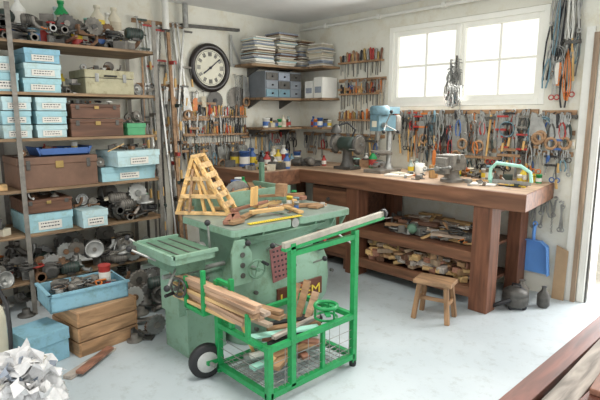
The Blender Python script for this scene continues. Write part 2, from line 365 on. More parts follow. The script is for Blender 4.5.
for i in range(16):
    y=U(-2.30,-1.85);x=U(.06,.42);zt=U(1.1,2.5);x2=U(.05,.15);y2=y+U(-.03,.12);m=rnd.choice([steel,dsteel,rust,iron,iron,alu,oak])
    b.beam((x,y,0.01),(x2,y2,zt),U(.012,.035),U(.008,.02),m)
    if i%2:
        for q in(U(.45,.6),U(.75,.95)):
            c=Vector((x,y,0)).lerp(Vector((x2,y2,zt)),q);b.beam(c,c+Vector((U(.08,.13),U(-.05,.05),0)),.03,.035,rnd.choice([dsteel,red,dgreen,iron]))
            b.cyl(c+Vector((.09,0,.0)),c+Vector((.09,0,-.16)),.007,steel,n=6);b.cyl(c+Vector((.09,0,-.16)),c+Vector((.09,0,-.25)),.014,pine_z,n=8)
b.done('bar_clamps')
clutter('iron_scrap_heap',.1,.62,-2.28,-1.9,0,10,.06,.1,pk0,3,.1)
# ---------------------------------------------------------------- floor items left
b=B();b.T=Matrix.Translation((1.40,-3.33,0))@Matrix.Rotation(.12,4,'Z')
cw=W('crate_wood',(176,136,98),0);cwy=W('crate_wood_y',(176,138,102),1)
for zz in(.0,.105,.21):
    b.box((-.19,-.22,zz),(.19,-.202,zz+.097),cw);b.box((.172,-.202,zz),(.19,.202,zz+.097),cwy);b.box((-.19,.202,zz),(.19,.22,zz+.097),cw);b.box((-.19,-.202,zz),(-.172,.202,zz+.097),cwy)
b.box((-.17,-.20,.0),(.17,.20,.015),oak);b.box((-.18,-.21,.290),(.18,.21,.305),cwy);b.done('wooden_crate',.003)
b=B();b.T=Matrix.Translation((1.34,-3.38,.307))@Matrix.Rotation(-.05,4,'Z')
for a_,b_ in(((-.17,-.26,0),(.17,.26,.01)),((-.17,-.26,0),(-.16,.26,.12)),((.16,-.26,0),(.17,.26,.12)),((-.17,-.26,0),(.17,-.25,.12)),((-.17,.25,0),(.17,.26,.12))):b.box(a_,b_,blue3)
b.box((-.18,-.27,.11),(.18,-.245,.125),blue3);b.box((.155,-.27,.11),(.18,.27,.125),blue3)
clutter('',-.15,.15,-.24,.24,.012,14,.04,.07,None,2,.07,b=b);clutter('',-.15,.15,-.24,.24,.1,10,.04,.06,['cable','stick','coil','rod'],b=b)
b.done('plastic_crate',.001)
sb=sbox(-.14,.14,0,.22,blue3,.28,0,.2,False);sb.location=(1.60,-3.72,0)
b=B();b.T=Matrix.Translation((1.74,-3.50,0));b.rbox((0,0,.012),(.06,.42,.022),(0,0,.5),greyw);b.rbox((.03,.02,.034),(.05,.34,.02),(0,0,.62),redw);b.done('floor_plank')
b=B();b.lathe((1.45,-4.06,0),(0,0,1),[(.11,0),(.15,.02),(.16,.06),(.16,.36),(.15,.42),(.11,.47),(.05,.50),(.035,.50),(.035,.54),(.02,.54)],cream,28)
b.ring((1.45,-4.06,.50),(0,0,1),.09,.012,white,24,8)
for a in(0,2.1,4.2):b.cyl((1.45+.09*math.cos(a),-4.06+.09*math.sin(a),.44),(1.45+.09*math.cos(a),-4.06+.09*math.sin(a),.51),.008,white)
b.tube([(1.45,-4.06,.54),(1.48,-4.02,.60),(1.56,-3.95,.60),(1.68,-3.93,.50),(1.74,-3.94,.36),(1.75,-3.95,.2),(1.8,-3.9,.02)],.012,black);b.done('gas_cylinder')
# white sack with crumpled folds
b=B();cx,cy=2.22,-4.03;n=72;vs=[];fs=[];R_=36
for j in range(R_+1):
    t=j/R_;z=.30*t;r=.19+.05*math.sin(t*3.1)-.03*t
    if t>.85:r*=1-(t-.85)*1.6
    for i in range(n):
        a=2*math.pi*i/n;q=Vector((math.cos(a)*1.6,math.sin(a)*1.6,t*2.4));d=noise.noise(q*1.6)*.05+abs(noise.noise(q*3.5))*-.05+abs(noise.noise(q*8))*-.03
        vs.append((cx+(r+d*min(1,t*4))*math.cos(a),cy+(r+d*min(1,t*4))*math.sin(a),z+(noise.noise(q*3)*.05 if t>.6 else 0)))
for j in range(R_):
    for i in range(n):k=(i+1)%n;fs.append((j*n+i,j*n+k,(j+1)*n+k,(j+1)*n+i))
b.add(vs,fs,rag,True);b.add(vs[:n],[tuple(range(n))],rag);b.add(vs[-n:],[tuple(range(n))],rag)
for q in range(26):
    a=U(0,6.28);r=U(.02,.14);c0=Vector((cx+r*math.cos(a),cy+r*math.sin(a),U(.27,.33)));g=6;vs=[];fs=[];sz=U(.06,.12);sd=U(0,50);m=rnd.choice([rag,rag,rag,rag,paper3,paper])
    E=Euler((U(-.9,.9),U(-.9,.9),U(0,3))).to_matrix()
    for i in range(g+1):
        for j in range(g+1):
            p_=Vector(((i/g-.5)*2*sz,(j/g-.5)*2*sz,noise.noise(Vector((i*.6+sd,j*.6,0)))*sz*1.1));vs.append(c0+E@p_)
    for i in range(g):
        for j in range(g):fs.append((i*(g+1)+j,i*(g+1)+j+1,(i+1)*(g+1)+j+1,(i+1)*(g+1)+j))
    b.add(vs,fs,m,False)
b.done('white_sack')
clutter('floor_parts_heap',.72,1.3,-2.98,-2.3,0,12,.06,.1,['pulley','motor','gear','flange','pipe','brk','coil'],3,.08)
clutter('floor_parts_heap',.75,1.55,-3.10,-2.55,0,10,.05,.09,['pulley','motor','gear','flange','pipe','brk','coil','rod','stick'],2,.08)
clutter('floor_parts_heap',1.5,1.78,-3.2,-2.9,0,6,.05,.08,['pulley','gear','flange','pipe','brk','coil','rod','stick'])
# ---------------------------------------------------------------- hanging tools
def PB(s,z,d):return Vector((s,-d,z))
def PL(s,z,d):return Vector((d,s,z))
def hang(b,P,s,z,k,L,hm):
    t=U(-.12,.12);dd=U(0,.04);q=lambda ds,dz,d=.03:P(s+ds+t*dz,z+dz,d+dd)
    nrm=(P(0,0,1)-P(0,0,0))
    b.cyl(P(s,z,.004),P(s,z,.05),.003,dsteel,n=6)
    if k=='pliers':
        for e in(-1,1):
            b.tube([q(e*.006,-L*.38),q(e*.022,-L*.55),q(e*.026,-L*.8),q(e*.014,-L)],.0075,hm,6)
            b.tube([q(e*.003,0),q(e*.011,-L*.15),q(-e*.004,-L*.34),q(e*.008,-L*.42)],.006,steel,6)
        b.cyl(q(0,-L*.34,.02),q(0,-L*.34,.04),.012,steel,n=10)
    elif k=='wrench':
        b.beam(q(0,-.02),q(0,-L+.02),.016,.006,steel,nrm);b.ring(q(0,-L+.005),nrm,.016,.006,steel,12,6)
        b.ring(q(0,-.005),nrm,.015,.006,steel,10,6,.8,5.5)
    elif k=='driver':
        b.cyl(q(0,-L*.45),q(0,-L),.004,steel,n=6);b.lathe(q(0,0),q(0,-1)-q(0,0),[(.008,0),(.014,.01),(.013,L*.3),(.009,L*.38),(.012,L*.45)],hm,10)
    elif k=='hammer':
        b.cyl(q(0,0),q(0,-L),.011,pine_z,n=8);b.beam(q(-.055,-.03),q(.05,-.03),.028,.028,dsteel,nrm);b.cyl(q(.05,-.03),q(.062,-.03),.02,dsteel,n=10)
    elif k=='scissors':
        for e in(-1,1):
            b.ring(q(e*.022,-L+.03),nrm,.02,.005,hm,14,6);b.beam(q(e*.014,-L+.05),q(-e*.008,-.01),.012,.004,steel,nrm)
    elif k=='chain':
        n=int(L/.016)
        for i in range(n):b.ring(q(U(-.004,.004),-i*.016),nrm if i%2 else (P(1,0,0)-P(0,0,0)),.008,.0025,steel,8,4)
    elif k=='coil':
        r=min(L*.3,.07)
        for i in range(4):b.ring(q(U(-.008,.008),-r+U(-.01,.01),.02+.008*i),nrm,r*U(.85,1),.004,hm,20,5)
    elif k=='loop':
        for i in range(2):
            w=U(.012,.035);b.tube([q(0,0),q(-w*.7,-L*.3),q(-w,-L*.7),q(-w*.4,-L*.97),q(w*.4,-L),q(w,-L*.72),q(w*.6,-L*.3)],.004,hm,5,True)
    elif k=='tag':
        b.cyl(q(0,0),q(0,-L*.3),.0015,black,n=4);b.beam(q(0,-L*.3),q(0,-L),U(.03,.06),.003,rnd.choice([paper,red,white,paper2,orange,paper]),nrm)
    elif k=='saw':
        b.prism([(0,0),(.045,-L*.05),(.10,-L*.75),(-.01,-L*.75)],q(0,0,.03),P(1,0,0)-P(0,0,0),(0,0,1),.003,steel)
        b.ring(q(.04,-L*.86,.03),nrm,.045,.014,oak,14,6)
    elif k=='clamp':
        b.beam(q(0,0),q(0,-L),.02,.008,steel,nrm)
        b.beam(q(0,-.03),q(.1,-.03),.018,.02,hm,nrm);b.beam(q(0,-L*.6),q(.1,-L*.6),.018,.02,hm,nrm);b.cyl(q(.09,-L*.6),q(.09,-L*.6-.12),.006,dsteel,n=6);b.cyl(q(.09,-L*.6-.12),q(.09,-L*.6-.2),.012,pine_z,n=8)
    elif k=='square':
        b.beam(q(0,0),q(0,-L),.025,.004,steel,nrm);b.beam(q(-.01,-L),q(L*.5,-L),.025,.015,oak,nrm)
HS=[red,steel,dsteel,black,dsteel,orange,drillblue,black,dgreen,black,dsteel,red,blue,iron]
def row(name,P,s0,s1,z,n,kinds,L0,L1,rail=True,handles=None,jz=.015):
    b=B();hs=handles or HS
    if rail:
        a=P(s0-.02,z-.02,.003);c=P(s1+.02,z+.02,.016)
        b.box([min(a[i],c[i]) for i in range(3)],[max(a[i],c[i]) for i in range(3)],oak)
    for i in range(n):
        hang(b,P,s0+(s1-s0)*(i+.5+U(-.5,.5))/n,z+U(-jz,jz*.7),rnd.choice(kinds),U(L0,L1),rnd.choice(hs))
    return b.done(name)
pk=['pliers','pliers','pliers','scissors','wrench','driver','pliers','clamp','loop']
row('pliers_rack',PB,1.50,3.05,1.63,46,pk,.16,.33,True,None,.03)
row('pliers_rack',PB,1.7,3.36,1.45,48,pk,.15,.3,True,None,.04)
row('pliers_rack',PB,1.6,3.34,1.60,42,['wrench','chain','pliers','coil','loop','square','scissors','hammer','saw'],.15,.5,False,[black,dsteel,steel,drillblue,red,black,iron],.07)
row('pliers_rack',PB,1.9,3.36,1.27,38,['pliers','wrench','driver','scissors','loop','clamp'],.12,.24,True,None,.03)
row('pliers_rack',PB,3.12,3.36,1.62,9,pk,.2,.3)
row('hanging_leads',PB,3.14,3.36,2.62,14,['chain','loop','pliers','loop','loop','wrench'],.3,.75,False,[steel,white,drillblue,dsteel,black],.03)
row('hanging_leads',PB,3.14,3.36,2.2,14,['chain','loop','pliers','hammer','scissors','tag','tag','coil'],.2,.45,False,[steel,red,black,orange,drillblue],.1)
row('hanging_strap',PB,1.35,1.40,2.0,3,['loop','chain','tag'],.3,.5,False)
b=B()
for i in range(16):
    hang(b,PB,mid+U(-.07,.07),2.12+U(-.12,.02),'chain',U(.15,.42),steel)
    hang(b,PB,mid+U(-.08,.08),1.95+U(-.12,.12),rnd.choice(['loop','tag','wrench','pliers']),U(.08,.2),rnd.choice([steel,drillblue,dsteel,alu]))
for i in range(12):hang(b,PB,mid+U(-.10,.10),1.88,rnd.choice(['driver','loop','wrench']),U(.1,.2),rnd.choice([steel,drillblue,alu]))
b.done('key_bunch')
def chis(name,s0,s1,z,n,P=PB):
    b=B()
    a=P(s0,z-.01,.003);c=P(s1,z+.01,.06);b.box([min(a[i],c[i]) for i in range(3)],[max(a[i],c[i]) for i in range(3)],oak)
    for i in range(n):
        s=s0+(s1-s0)*(i+.5+U(-.35,.35))/n;h=U(.07,.14);m=rnd.choice([pine_z,benchz,oak,pine_z,red,orange,black,black,steel,brass])
        b.lathe(P(s,z+.01,.035),(U(-.1,.1),U(-.1,.1),1),[(.008,0),(.014,.02),(.012,h*.5),(.015,h*.85),(.008,h)],m,10)
        b.beam(P(s,z-.01,.035),P(s,z-U(.08,.19),.035),.012,.003,rnd.choice([steel,dsteel]))
    b.done(name)
chis('chisel_rack',.72,1.36,2.20,18);chis('gouge_rack',.74,1.36,1.84,18)
chis('file_rack',.72,1.40,1.54,20)
row('small_squares_row',PB,.72,1.38,2.0,10,['square','scissors','wrench','loop'],.08,.14)
row('marking_tools_row',PB,.1,1.38,1.36,30,['pliers','driver','wrench','hammer','square'],.14,.26,True,None,.03)
chis('screwdriver_rack',-1.78,-.92,1.58,26,PL);chis('awl_rack',-1.76,-.92,1.38,24,PL)
row('hand_tools_row',PL,-1.8,-.93,1.66,24,['pliers','wrench','square','loop','scissors','chain'],.10,.3,False,[dsteel,iron,black,steel],.06)
row('hand_tools_row',PL,-1.8,-.95,1.27,28,['pliers','driver','wrench','hammer','scissors','saw'],.18,.34,True,None,.03)
row('hammer_row',PL,-.9,-.12,1.38,22,['pliers','driver','wrench','hammer','scissors','square'],.12,.28)
row('clamp_row',PL,-2.26,-1.72,2.52,13,['clamp','clamp','chain','square','wrench','saw'],.5,1.0,True,[dsteel,red,dgreen,iron],.05)
row('hanging_steel_tools',PL,-2.24,-1.72,1.9,18,['clamp','wrench','saw','loop','chain','square'],.3,.7,True,[dsteel,iron,black],.05)
row('hanging_chains',PL,-1.10,-.94,2.05,5,['chain','chain','saw','loop'],.3,.5,False,[iron,dsteel])
row('small_hanging_gauges',PL,-1.72,-1.5,1.85,5,['wrench','square','driver','tag'],.12,.2,False)
b=B();b.beam((.03,-1.75,2.53),(.03,-1.0,2.56),.03,.05,dsteel,(1,0,0))
for i in range(10):b.cyl((.045,-1.7+.07*i,2.532+.003*i),(.052,-1.7+.07*i,2.532+.003*i),.012,alu,n=8)
b.done('perforated_rail')
b=B();b.tube([(.08,-1.95,2.74),(.08,-1.95,2.45)],.035,white,14);b.tube([(.08,-1.72,2.74),(.08,-1.72,2.5)],.03,steel,14);b.ring((.08,-1.95,2.45),(0,0,1),.038,.008,dsteel,14,6);b.done('hanging_pipes')
b=B();b.prism([(0,0),(.03,0),(.03,-.32),(.16,-.32),(.16,-.35),(0,-.35)],(.02,-1.12,2.5),(0,1,0),(0,0,1),.006,alu)
b.prism([(0,0),(.16,-.35),(.13,-.35),(0,-.05)],(.03,-1.12,2.5),(0,1,0),(0,0,1),.004,alu);b.done('set_square')
for y,z,r in((-1.34,1.76,.105),(-1.03,1.79,.14)):
    b=B();P=[]
    for i in range(60):
        rr=r if i%2 else r*.95;P.append((rr*math.cos(i*math.pi/30),rr*math.sin(i*math.pi/30)))
    b.prism(P,(.02,y,z),(0,1,0),(0,0,1),.004,dsteel if r<.12 else iron);b.lathe((.02,y,z),(1,0,0),[(.025,0),(.025,.012)],black,16);b.done('circular_saw_blade')
b=B();c=(0.003,-1.403,2.115);dk=M('clock_frame',(42,36,34),.35,0,.1);face=M('clock_face',(222,218,198),.6,0,.06)
b.lathe(c,(1,0,0),[(.235,0),(.262,.015),(.265,.035),(.245,.06),(.215,.062),(.2,.045),(.195,.03)],dk,48)
b.lathe((.03,c[1],c[2]),(1,0,0),[(.198,0),(.198,.006)],face,48)
for i in range(12):
    a=i*math.pi/6;T=b.T;b.T=Matrix.Translation((.038,c[1],c[2]))@Matrix.Rotation(a,4,'X')
    for k in((-.012,0,.012) if i%3 else(-.018,-.006,.006,.018)):b.box((0,k-.0028,.125),(.002,k+.0028,.17),ink)
    b.T=T
b.ring((.038,c[1],c[2]),(1,0,0),.182,.002,ink,40,4)
for a,l,w in((2.2,.11,.007),(-.9,.16,.005)):
    b.T=Matrix.Translation((.042,c[1],c[2]))@Matrix.Rotation(a,4,'X');b.box((0,-w,-.03),(.003,w,l),ink)
b.T=Matrix.Identity(4);b.cyl((.04,c[1],c[2]),(.052,c[1],c[2]),.014,ink);b.done('wall_clock')
# ---------------------------------------------------------------- corner shelves
b=B()
for z in(2.17,1.80,1.455):
    b.box((.003,-1.06 if z>2 else -.9,z-.025),(.34,-.003,z),shelfw);b.box((.34,-.30,z-.025),(.70,-.003,z),shelfw)
for y in(-.85,-.35):
    for z in(2.145,1.775,1.43):b.prism([(0,0),(.25,0),(0,-.10)],(.003,y,z),(1,0,0),(0,0,1),.02,dsteel)
b.done('bracket_shelves')
def papers(name,x0,x1,y0,y1,z,h):
    b=B();zz=z
    while zz<z+h:
        t=U(.006,.02);b.rbox(((x0+x1)/2+U(-.01,.02),(y0+y1)/2+U(-.02,.02),zz+t/2),((x1-x0)*U(.7,.94),(y1-y0)*U(.72,.94),t*.92),(0,U(-.02,.02),U(-.1,.1)),rnd.choice([paper,paper,paper2,paper3,paper2,ltblue2,cream,rust,paper2,paper3,paper]));zz+=t
    b.done(name,.001)
papers('magazine_stack',.04,.34,-1.02,-.68,2.173,.28);papers('magazine_stack',.04,.34,-.66,-.34,2.173,.36);papers('magazine_stack',.04,.35,-.33,-.05,2.173,.32);papers('magazine_stack',.38,.68,-.29,-.05,2.173,.25)
b=B();dc=M('drawer_grey',(120,126,132),.5,.1,.15);b.box((.02,-.86,1.801),(.33,-.30,2.10),dc)
for i in range(3):
    for j in range(3):
        y0=-.85+j*.185;z0=1.81+i*.095;b.box((.33,y0,z0),(.342,y0+.175,z0+.085),rnd.choice([drillblue,dc,dc,paper3,dsteel]));b.cyl((.342,y0+.087,z0+.04),(.36,y0+.087,z0+.04),.01,black,n=8)
b.done('small_parts_cabinet',.002)
b=B()
for x0,x1,h in((.38,.52,.2),(.535,.68,.24)):
    b.box((x0,-.28,1.801),(x1,-.03,1.801+h),white);b.box((x0+.02,-.283,1.86),(x1-.02,-.28,1.86+h*.3),paper3)
b.done('parts_boxes',.003)
clutter('jars_on_shelf',.12,.34,-.88,-.33,1.456,14,.045,.07,['tin','bottle','tin','block'])
clutter('jars_on_shelf',.36,.68,-.29,-.02,1.456,9,.04,.06,['tin','bottle','tin'])
clutter('tools_on_cabinet',.1,.32,-.85,-.32,2.101,5,.02,.025,['rod','stick','block'])
# ---------------------------------------------------------------- workbench
BT=1.02;XF=3.36;XB=3.24
b=B()
def xe(y):return XB+(XF-XB)*(-y/.86)
for (y0,y1) in((-.85,-.58),(-.575,-.3),(-.295,-.005)):
    b.prism([(.005,y0),(xe(y0),y0),(xe(y1),y1),(.005,y1)],(0,0,BT-.07),(1,0,0),(0,1,0),.07,benchtop)
b.box((.9,-.87,BT-.14),(XF,-.82,BT-.003),benchw)
b.prism([(XF-.04,-.86),(XF+.012,-.87),(XB+.012,-.01),(XB-.04,-.01)],(0,0,BT-.14),(1,0,0),(0,1,0),.137,benchw)
b.box((.005,-1.42,BT-.07),(.90,-.855,BT),benchtop);b.box((.88,-1.42,BT-.16),(.92,-.855,BT-.003),benchw);b.box((.005,-1.44,BT-.16),(.92,-1.41,BT-.003),benchw)
for x0 in(2.95,1.58):
    b.box((x0,-.85,0),(x0+.16,-.69,BT-.07),benchz);b.box((x0,-.20,0),(x0+.12,-.05,BT-.07),benchz)
b.box((1.62,-.69,.1),(1.71,-.20,.22),darkw);b.box((2.95,-.69,BT-.2),(3.09,-.20,BT-.07),darkw)
for x,y in((.78,-1.36),(.05,-1.36),(.05,-.12),(.8,-.12)):b.box((x,y,0),(x+.09,y+.09,BT-.07),benchz)
b.box((1.74,-.84,.40),(2.95,-.79,.49),benchw);b.box((1.74,-.80,.46),(2.95,-.04,.49),darkx)
b.box((1.74,-.84,.10),(2.95,-.78,.19),benchw);b.box((1.74,-.80,.14),(2.95,-.04,.17),darkx)
b.box((1.05,-.80,.12),(1.57,-.1,.86),darkx)
for z0 in(.16,.40,.63):b.box((1.07,-.815,z0),(1.55,-.80,z0+.2),benchw);b.cyl((1.31,-.815,z0+.1),(1.31,-.84,z0+.1),.018,dsteel)
b.box((1.07,-.78,0),(1.13,-.1,.12),darkw);b.box((1.49,-.78,0),(1.55,-.1,.12),darkw)
b.done('workbench',.006)
b=B()
for i in range(44):
    l=U(.25,.7);b.rbox((U(1.82+l/2,2.88-l/2),U(-.56,-.28),.2+i//8*.032+U(0,.02)),(l,U(.04,.1),U(.02,.05)),(U(-.2,.2),U(-.08,.08),U(-.4,.4)),rnd.choice([pine,oak,darkx,greyx,oak]))
for i in range(130):
    x=U(1.84,2.86);zc=.20+.17*(rnd.random()**1.3);y=U(-.76,-.58);a=U(-1.4,1.4);l=U(.08,.24);s=U(-.3,.3)
    d=Vector((math.sin(a)*l,math.cos(a)*l,s*l))
    c0=Vector((min(max(x,1.8+abs(d.x)/2),2.9-abs(d.x)/2),max(y,-.80+abs(d.y)*.5),zc+abs(d.z)/2))
    b.beam(c0-d*.5,c0+d*.5,U(.03,.08),U(.02,.06),rnd.choice([oak_y,redw,pine_y,greyw,darkw,pine,tb]))
b.done('firewood_heap',.004)
b=B()
for i in range(18):
    l=U(.2,.5);b.rbox((U(1.82+l/2,2.88-l/2),U(-.72,-.16),.515+i//6*.04),(l,U(.04,.1),U(.02,.035)),(U(-.03,.03),U(-.05,.05),U(-.3,.3)),rnd.choice([pine,oak,darkx,greyx]))
clutter('',1.84,2.88,-.78,-.5,.5,26,.04,.08,['block','tin','brk','rod','stick','motor','cable','coil','stick'],b=b)
clutter('',1.84,2.88,-.78,-.3,.58,16,.04,.07,['stick','stick','brk','rod','coil','cable'],b=b)
b.done('offcuts_and_tools')
# bench items
z=BT+.001
b=B();x,y=1.72,-.45
b.box((x-.11,y-.17,z),(x+.11,y+.17,z+.03),iron);b.lathe((x,y+.1,z+.03),(0,0,1),[(.05,0),(.04,.03),(.028,.05),(.028,.62)],steel,16)
b.lathe((x,y-.04,z+.2),(0,0,1),[(.1,0),(.1,.02)],iron,20);b.box((x-.03,y-.04,z+.17),(x+.03,y+.12,z+.2),iron)
b.box((x-.055,y-.15,z+.42),(x+.055,y+.13,z+.58),drillblue);b.box((x-.08,y-.12,z+.59),(x+.08,y+.16,z+.66),drillblue);b.lathe((x,y-.07,z+.58),(0,0,1),[(.09,0),(.1,.02),(.1,.07),(.08,.09)],drillblue,20)
b.lathe((x,y+.19,z+.38),(0,0,1),[(.055,0),(.062,.02),(.062,.18),(.045,.2)],iron,18);b.box((x-.03,y-.153,z+.46),(x+.03,y-.15,z+.52),cream)
b.lathe((x,y-.09,z+.27),(0,0,1),[(.008,0),(.008,.06),(.022,.07),(.024,.11),(.03,.12),(.03,.16)],steel,14)
for a in(0,2.1,4.2):
    e=Vector((x+.16,y-.09+.13*math.sin(a),z+.48+.13*math.cos(a)));b.cyl((x+.09,y-.09,z+.48),e,.006,steel,n=8);b.sph(e,.018,black)
b.cyl((x+.06,y-.09,z+.48),(x+.1,y-.09,z+.48),.025,steel);b.done('drill_press',.006)
b=B();x,y=1.28,-.5
b.box((x-.12,y-.09,z),(x+.12,y+.09,z+.03),dsteel);b.lathe((x,y,z+.03),(0,0,1),[(.08,0),(.055,.06),(.05,.16),(.07,.2)],dsteel,16,)
b.lathe((x-.11,y,z+.27),(1,0,0),[(.05,0),(.075,.02),(.08,.05),(.08,.17),(.075,.2),(.05,.22)],dgreen,20)
for e in(-1,1):
    b.lathe((x+e*.16-.02,y,z+.27),(1,0,0),[(.08,0),(.09,.005),(.09,.035),(.08,.04)],iron,24);b.ring((x+e*.16,y,z+.27),(1,0,0),.093,.016,dsteel,18,8,0,4)
    b.cyl((x+e*.1,y,z+.27),(x+e*.21,y,z+.27),.015,steel);b.box((x+e*.16-.03,y-.13,z+.22),(x+e*.16+.03,y-.1,z+.23),steel)
b.tube([(x,y+.05,z+.3),(x+.02,y+.1,z+.42),(x-.05,y+.05,z+.5),(x-.12,y-.05,z+.46)],.012,black);b.lathe((x-.12,y-.05,z+.40),(.2,-.2,1),[(.06,0),(.045,.05),(.02,.08)],dsteel,16);b.done('bench_grinder',.004)
b=B();x,y=2.60,-.60
b.lathe((x,y,z),(0,0,1),[(.1,0),(.1,.025),(.07,.035),(.06,.09),(.08,.11)],iron,20)
b.box((x-.06,y-.10,z+.10),(x+.06,y+.14,z+.17),iron);b.box((x-.085,y-.02,z+.17),(x+.085,y+.05,z+.24),iron);b.box((x-.085,y-.03,z+.2),(x+.085,y-.02,z+.24),steel)
b.box((x-.045,y-.22,z+.11),(x+.045,y-.1,z+.16),iron);b.prism([(-.085,.13),(.085,.13),(.085,.24),(-.085,.24)],(x,y-.08,z),(1,0,0),(0,0,1),.06,iron)
b.box((x-.05,y-.20,z+.08),(x+.05,y-.12,z+.22),iron);b.sph((x,y+.13,z+.17),.055,iron,(1,.8,1))
b.cyl((x,y-.2,z+.13),(x,y-.27,z+.13),.02,steel);b.cyl((x-.12,y-.25,z+.11),(x+.12,y-.25,z+.15),.008,steel);b.sph((x-.12,y-.25,z+.11),.014,steel);b.sph((x+.12,y-.25,z+.15),.014,steel);b.done('bench_vise',.005)
b=B();x,y=3.07,-.5
b.tube([(x-.16,y-.02,z+.03),(x-.165,y,z+.13),(x-.12,y+.01,z+.18),(x+.08,y+.02,z+.165),(x+.16,y+.02,z+.12),(x+.18,y,z+.04)],.015,mint,10);b.beam((x-.16,y,z+.03),(x+.18,y,z+.03),.003,.03,steel);b.cyl((x-.16,y,z+.005),(x-.16,y,z+.07),.014,mint);b.done('hacksaw')
b=B();x,y=2.35,-.5;b.box((x-.03,y-.03,z),(x+.03,y+.03,z+.12),W('tan_wood',(190,150,100),2))
b.lathe((x,y,z+.12),(0,0,1),[(.012,0),(.018,.05),(.015,.12),(.01,.14)],orange,12);b.done('wooden_mallet',.003)
b=B();x,y=2.1,-.35;b.lathe((x,y,z),(0,0,1),[(.042,0),(.046,.01),(.046,.11),(.04,.11),(.038,.015)],white,20);b.ring((x+.055,y,z+.055),(0,1,0),.028,.006,white,14,6);b.done('coffee_mug')
b=B();b.rbox((2.05,-.62,z+.009),(.24,.16,.016),(0,0,.2),paper);b.rbox((2.0,-.55,z+.02),(.15,.1,.01),(0,0,-.3),cream);b.rbox((2.9,-.6,z+.006),(.2,.14,.01),(0,0,.3),paper);b.done('loose_papers')
clutter('bench_clutter',2.15,XB-.02,-.3,-.07,z,30,.03,.065,['tin','bottle','rod','block','valve','brk','tin','cable'])
clutter('bench_clutter',1.86,2.05,-.35,-.07,z,5,.05,.06,['tin','bottle'])
clutter('bench_clutter',.95,1.55,-.3,-.07,z,14,.05,.09,['tin','bottle','motor','valve','block','brk'])
clutter('bench_clutter',.4,.95,-.75,-.35,z,12,.05,.08,['tin','bottle','coil','block','brk','motor'])
clutter('bench_clutter',.4,.88,-1.38,-.8,z,18,.04,.08,['tin','bottle','bottle','block','rod','motor','cable'])
clutter('bench_clutter',.08,.4,-1.38,-.2,z,20,.06,.1,['tin','bottle','bottle','block','motor'])
clutter('bench_clutter',1.9,2.45,-.78,-.45,z,14,.02,.04,['rod','stick','brk','block','cable'])
clutter('bench_clutter',2.7,3.25,-.78,-.35,z,12,.02,.035,['rod','stick','brk','block','cable'])
b=B()
for i in range(12):
    x=2.75+i*.035;b.rbox((x+U(-.02,.02),-.45+U(-.2,.15),z+.006),(U(.1,.2),.012,.01),(0,0,U(-.8,.8)),rnd.choice([red,yellow,pine,steel,black]))
b.done('pencils_and_files')
# stool
b=B();x,y=2.85,-1.20;b.T=Matrix.Translation((x,y,0))@Matrix.Rotation(.25,4,'Z')
b.box((-.15,-.10,.29),(.15,.10,.322),oak)
for sx in(-1,1):
    for sy in(-1,1):b.beam((sx*.105,sy*.068,.29),(sx*.135,sy*.10,.0),.036,.036,W('stool_leg',(148,114,82),2))
    b.beam((sx*.12,-.08,.15),(sx*.12,.08,.15),.02,.03,oak_y)
b.beam((-.12,0,.15),(.12,0,.15),.02,.03,oak);b.done('wooden_stool',.004)
# dustpan
b=B();x,z=3.13,.45;P=[(-.15,-.26),(.15,-.26),(.125,.0),(.07,.04),(-.07,.04),(-.125,.0)]
b.prism(P,(x,-.03,z),(1,0,0),(0,0,1),.008,dustblue)
for a,c in(((-.15,-.26),(-.125,0)),((.15,-.26),(.125,0)),((-.125,0),(-.07,.04)),((.125,0),(.07,.04)),((-.07,.04),(.07,.04))):
    b.beam((x+a[0],-.06,z+a[1]),(x+c[0],-.06,z+c[1]),.008,.06,dustblue,(0,1,0))
b.tube([(x,-.05,z+.03),(x,-.06,z+.1),(x,-.05,z+.17)],.015,dustblue,10);b.ring((x,-.045,z+.19),(0,1,0),.018,.007,dustblue,14,6);b.done('dustpan',.002)
b=B();x,y=3.2,-.52
b.lathe((x,y,.025),(0,0,1),[(.09,0),(.105,.02),(.105,.08),(.10,.09),(.105,.095),(.09,.13),(.05,.155),(.02,.16)],dsteel,26)
b.tube([(x-.03,y,.18),(x-.03,y,.205),(x+.04,y,.205),(x+.04,y,.18)],.008,black);b.tube([(x,y-.1,.09),(x-.03,y-.17,.08),(x-.1,y-.2,.04),(x-.17,y-.14,.02),(x-.2,y-.03,.02)],.018,black,8)
for a in range(4):b.sph((x+.08*math.cos(a*1.57),y+.08*math.sin(a*1.57),.02),.02,black)
b.done('shop_vacuum')
for x,y,s,m in((3.36,-.34,.05,dsteel),(3.16,-.30,.06,iron)):
    b=B();b.lathe((x,y,0),(0,0,1),[(s*.7,0),(s,.02),(s,.11),(s*.4,.15),(s*.35,.17),(s*.45,.18)],m,18);b.ring((x,y,.14),(1,0,0),s*.55,.006,m,14,6);b.done('oil_jug')
b=B();b.prism([(-.05,0),(.05,0),(.05,.44),(-.05,.48)],(3.375,-.06,0),(1,0,0),(0,.05,1),.006,M('cardboard',(176,148,116),.8,0,.1));b.done('cardboard_panel')
row('hanging_hooks',PB,3.0,3.38,.86,12,['loop','chain','wrench','loop'],.12,.3,False,[dsteel,black,steel],.05)
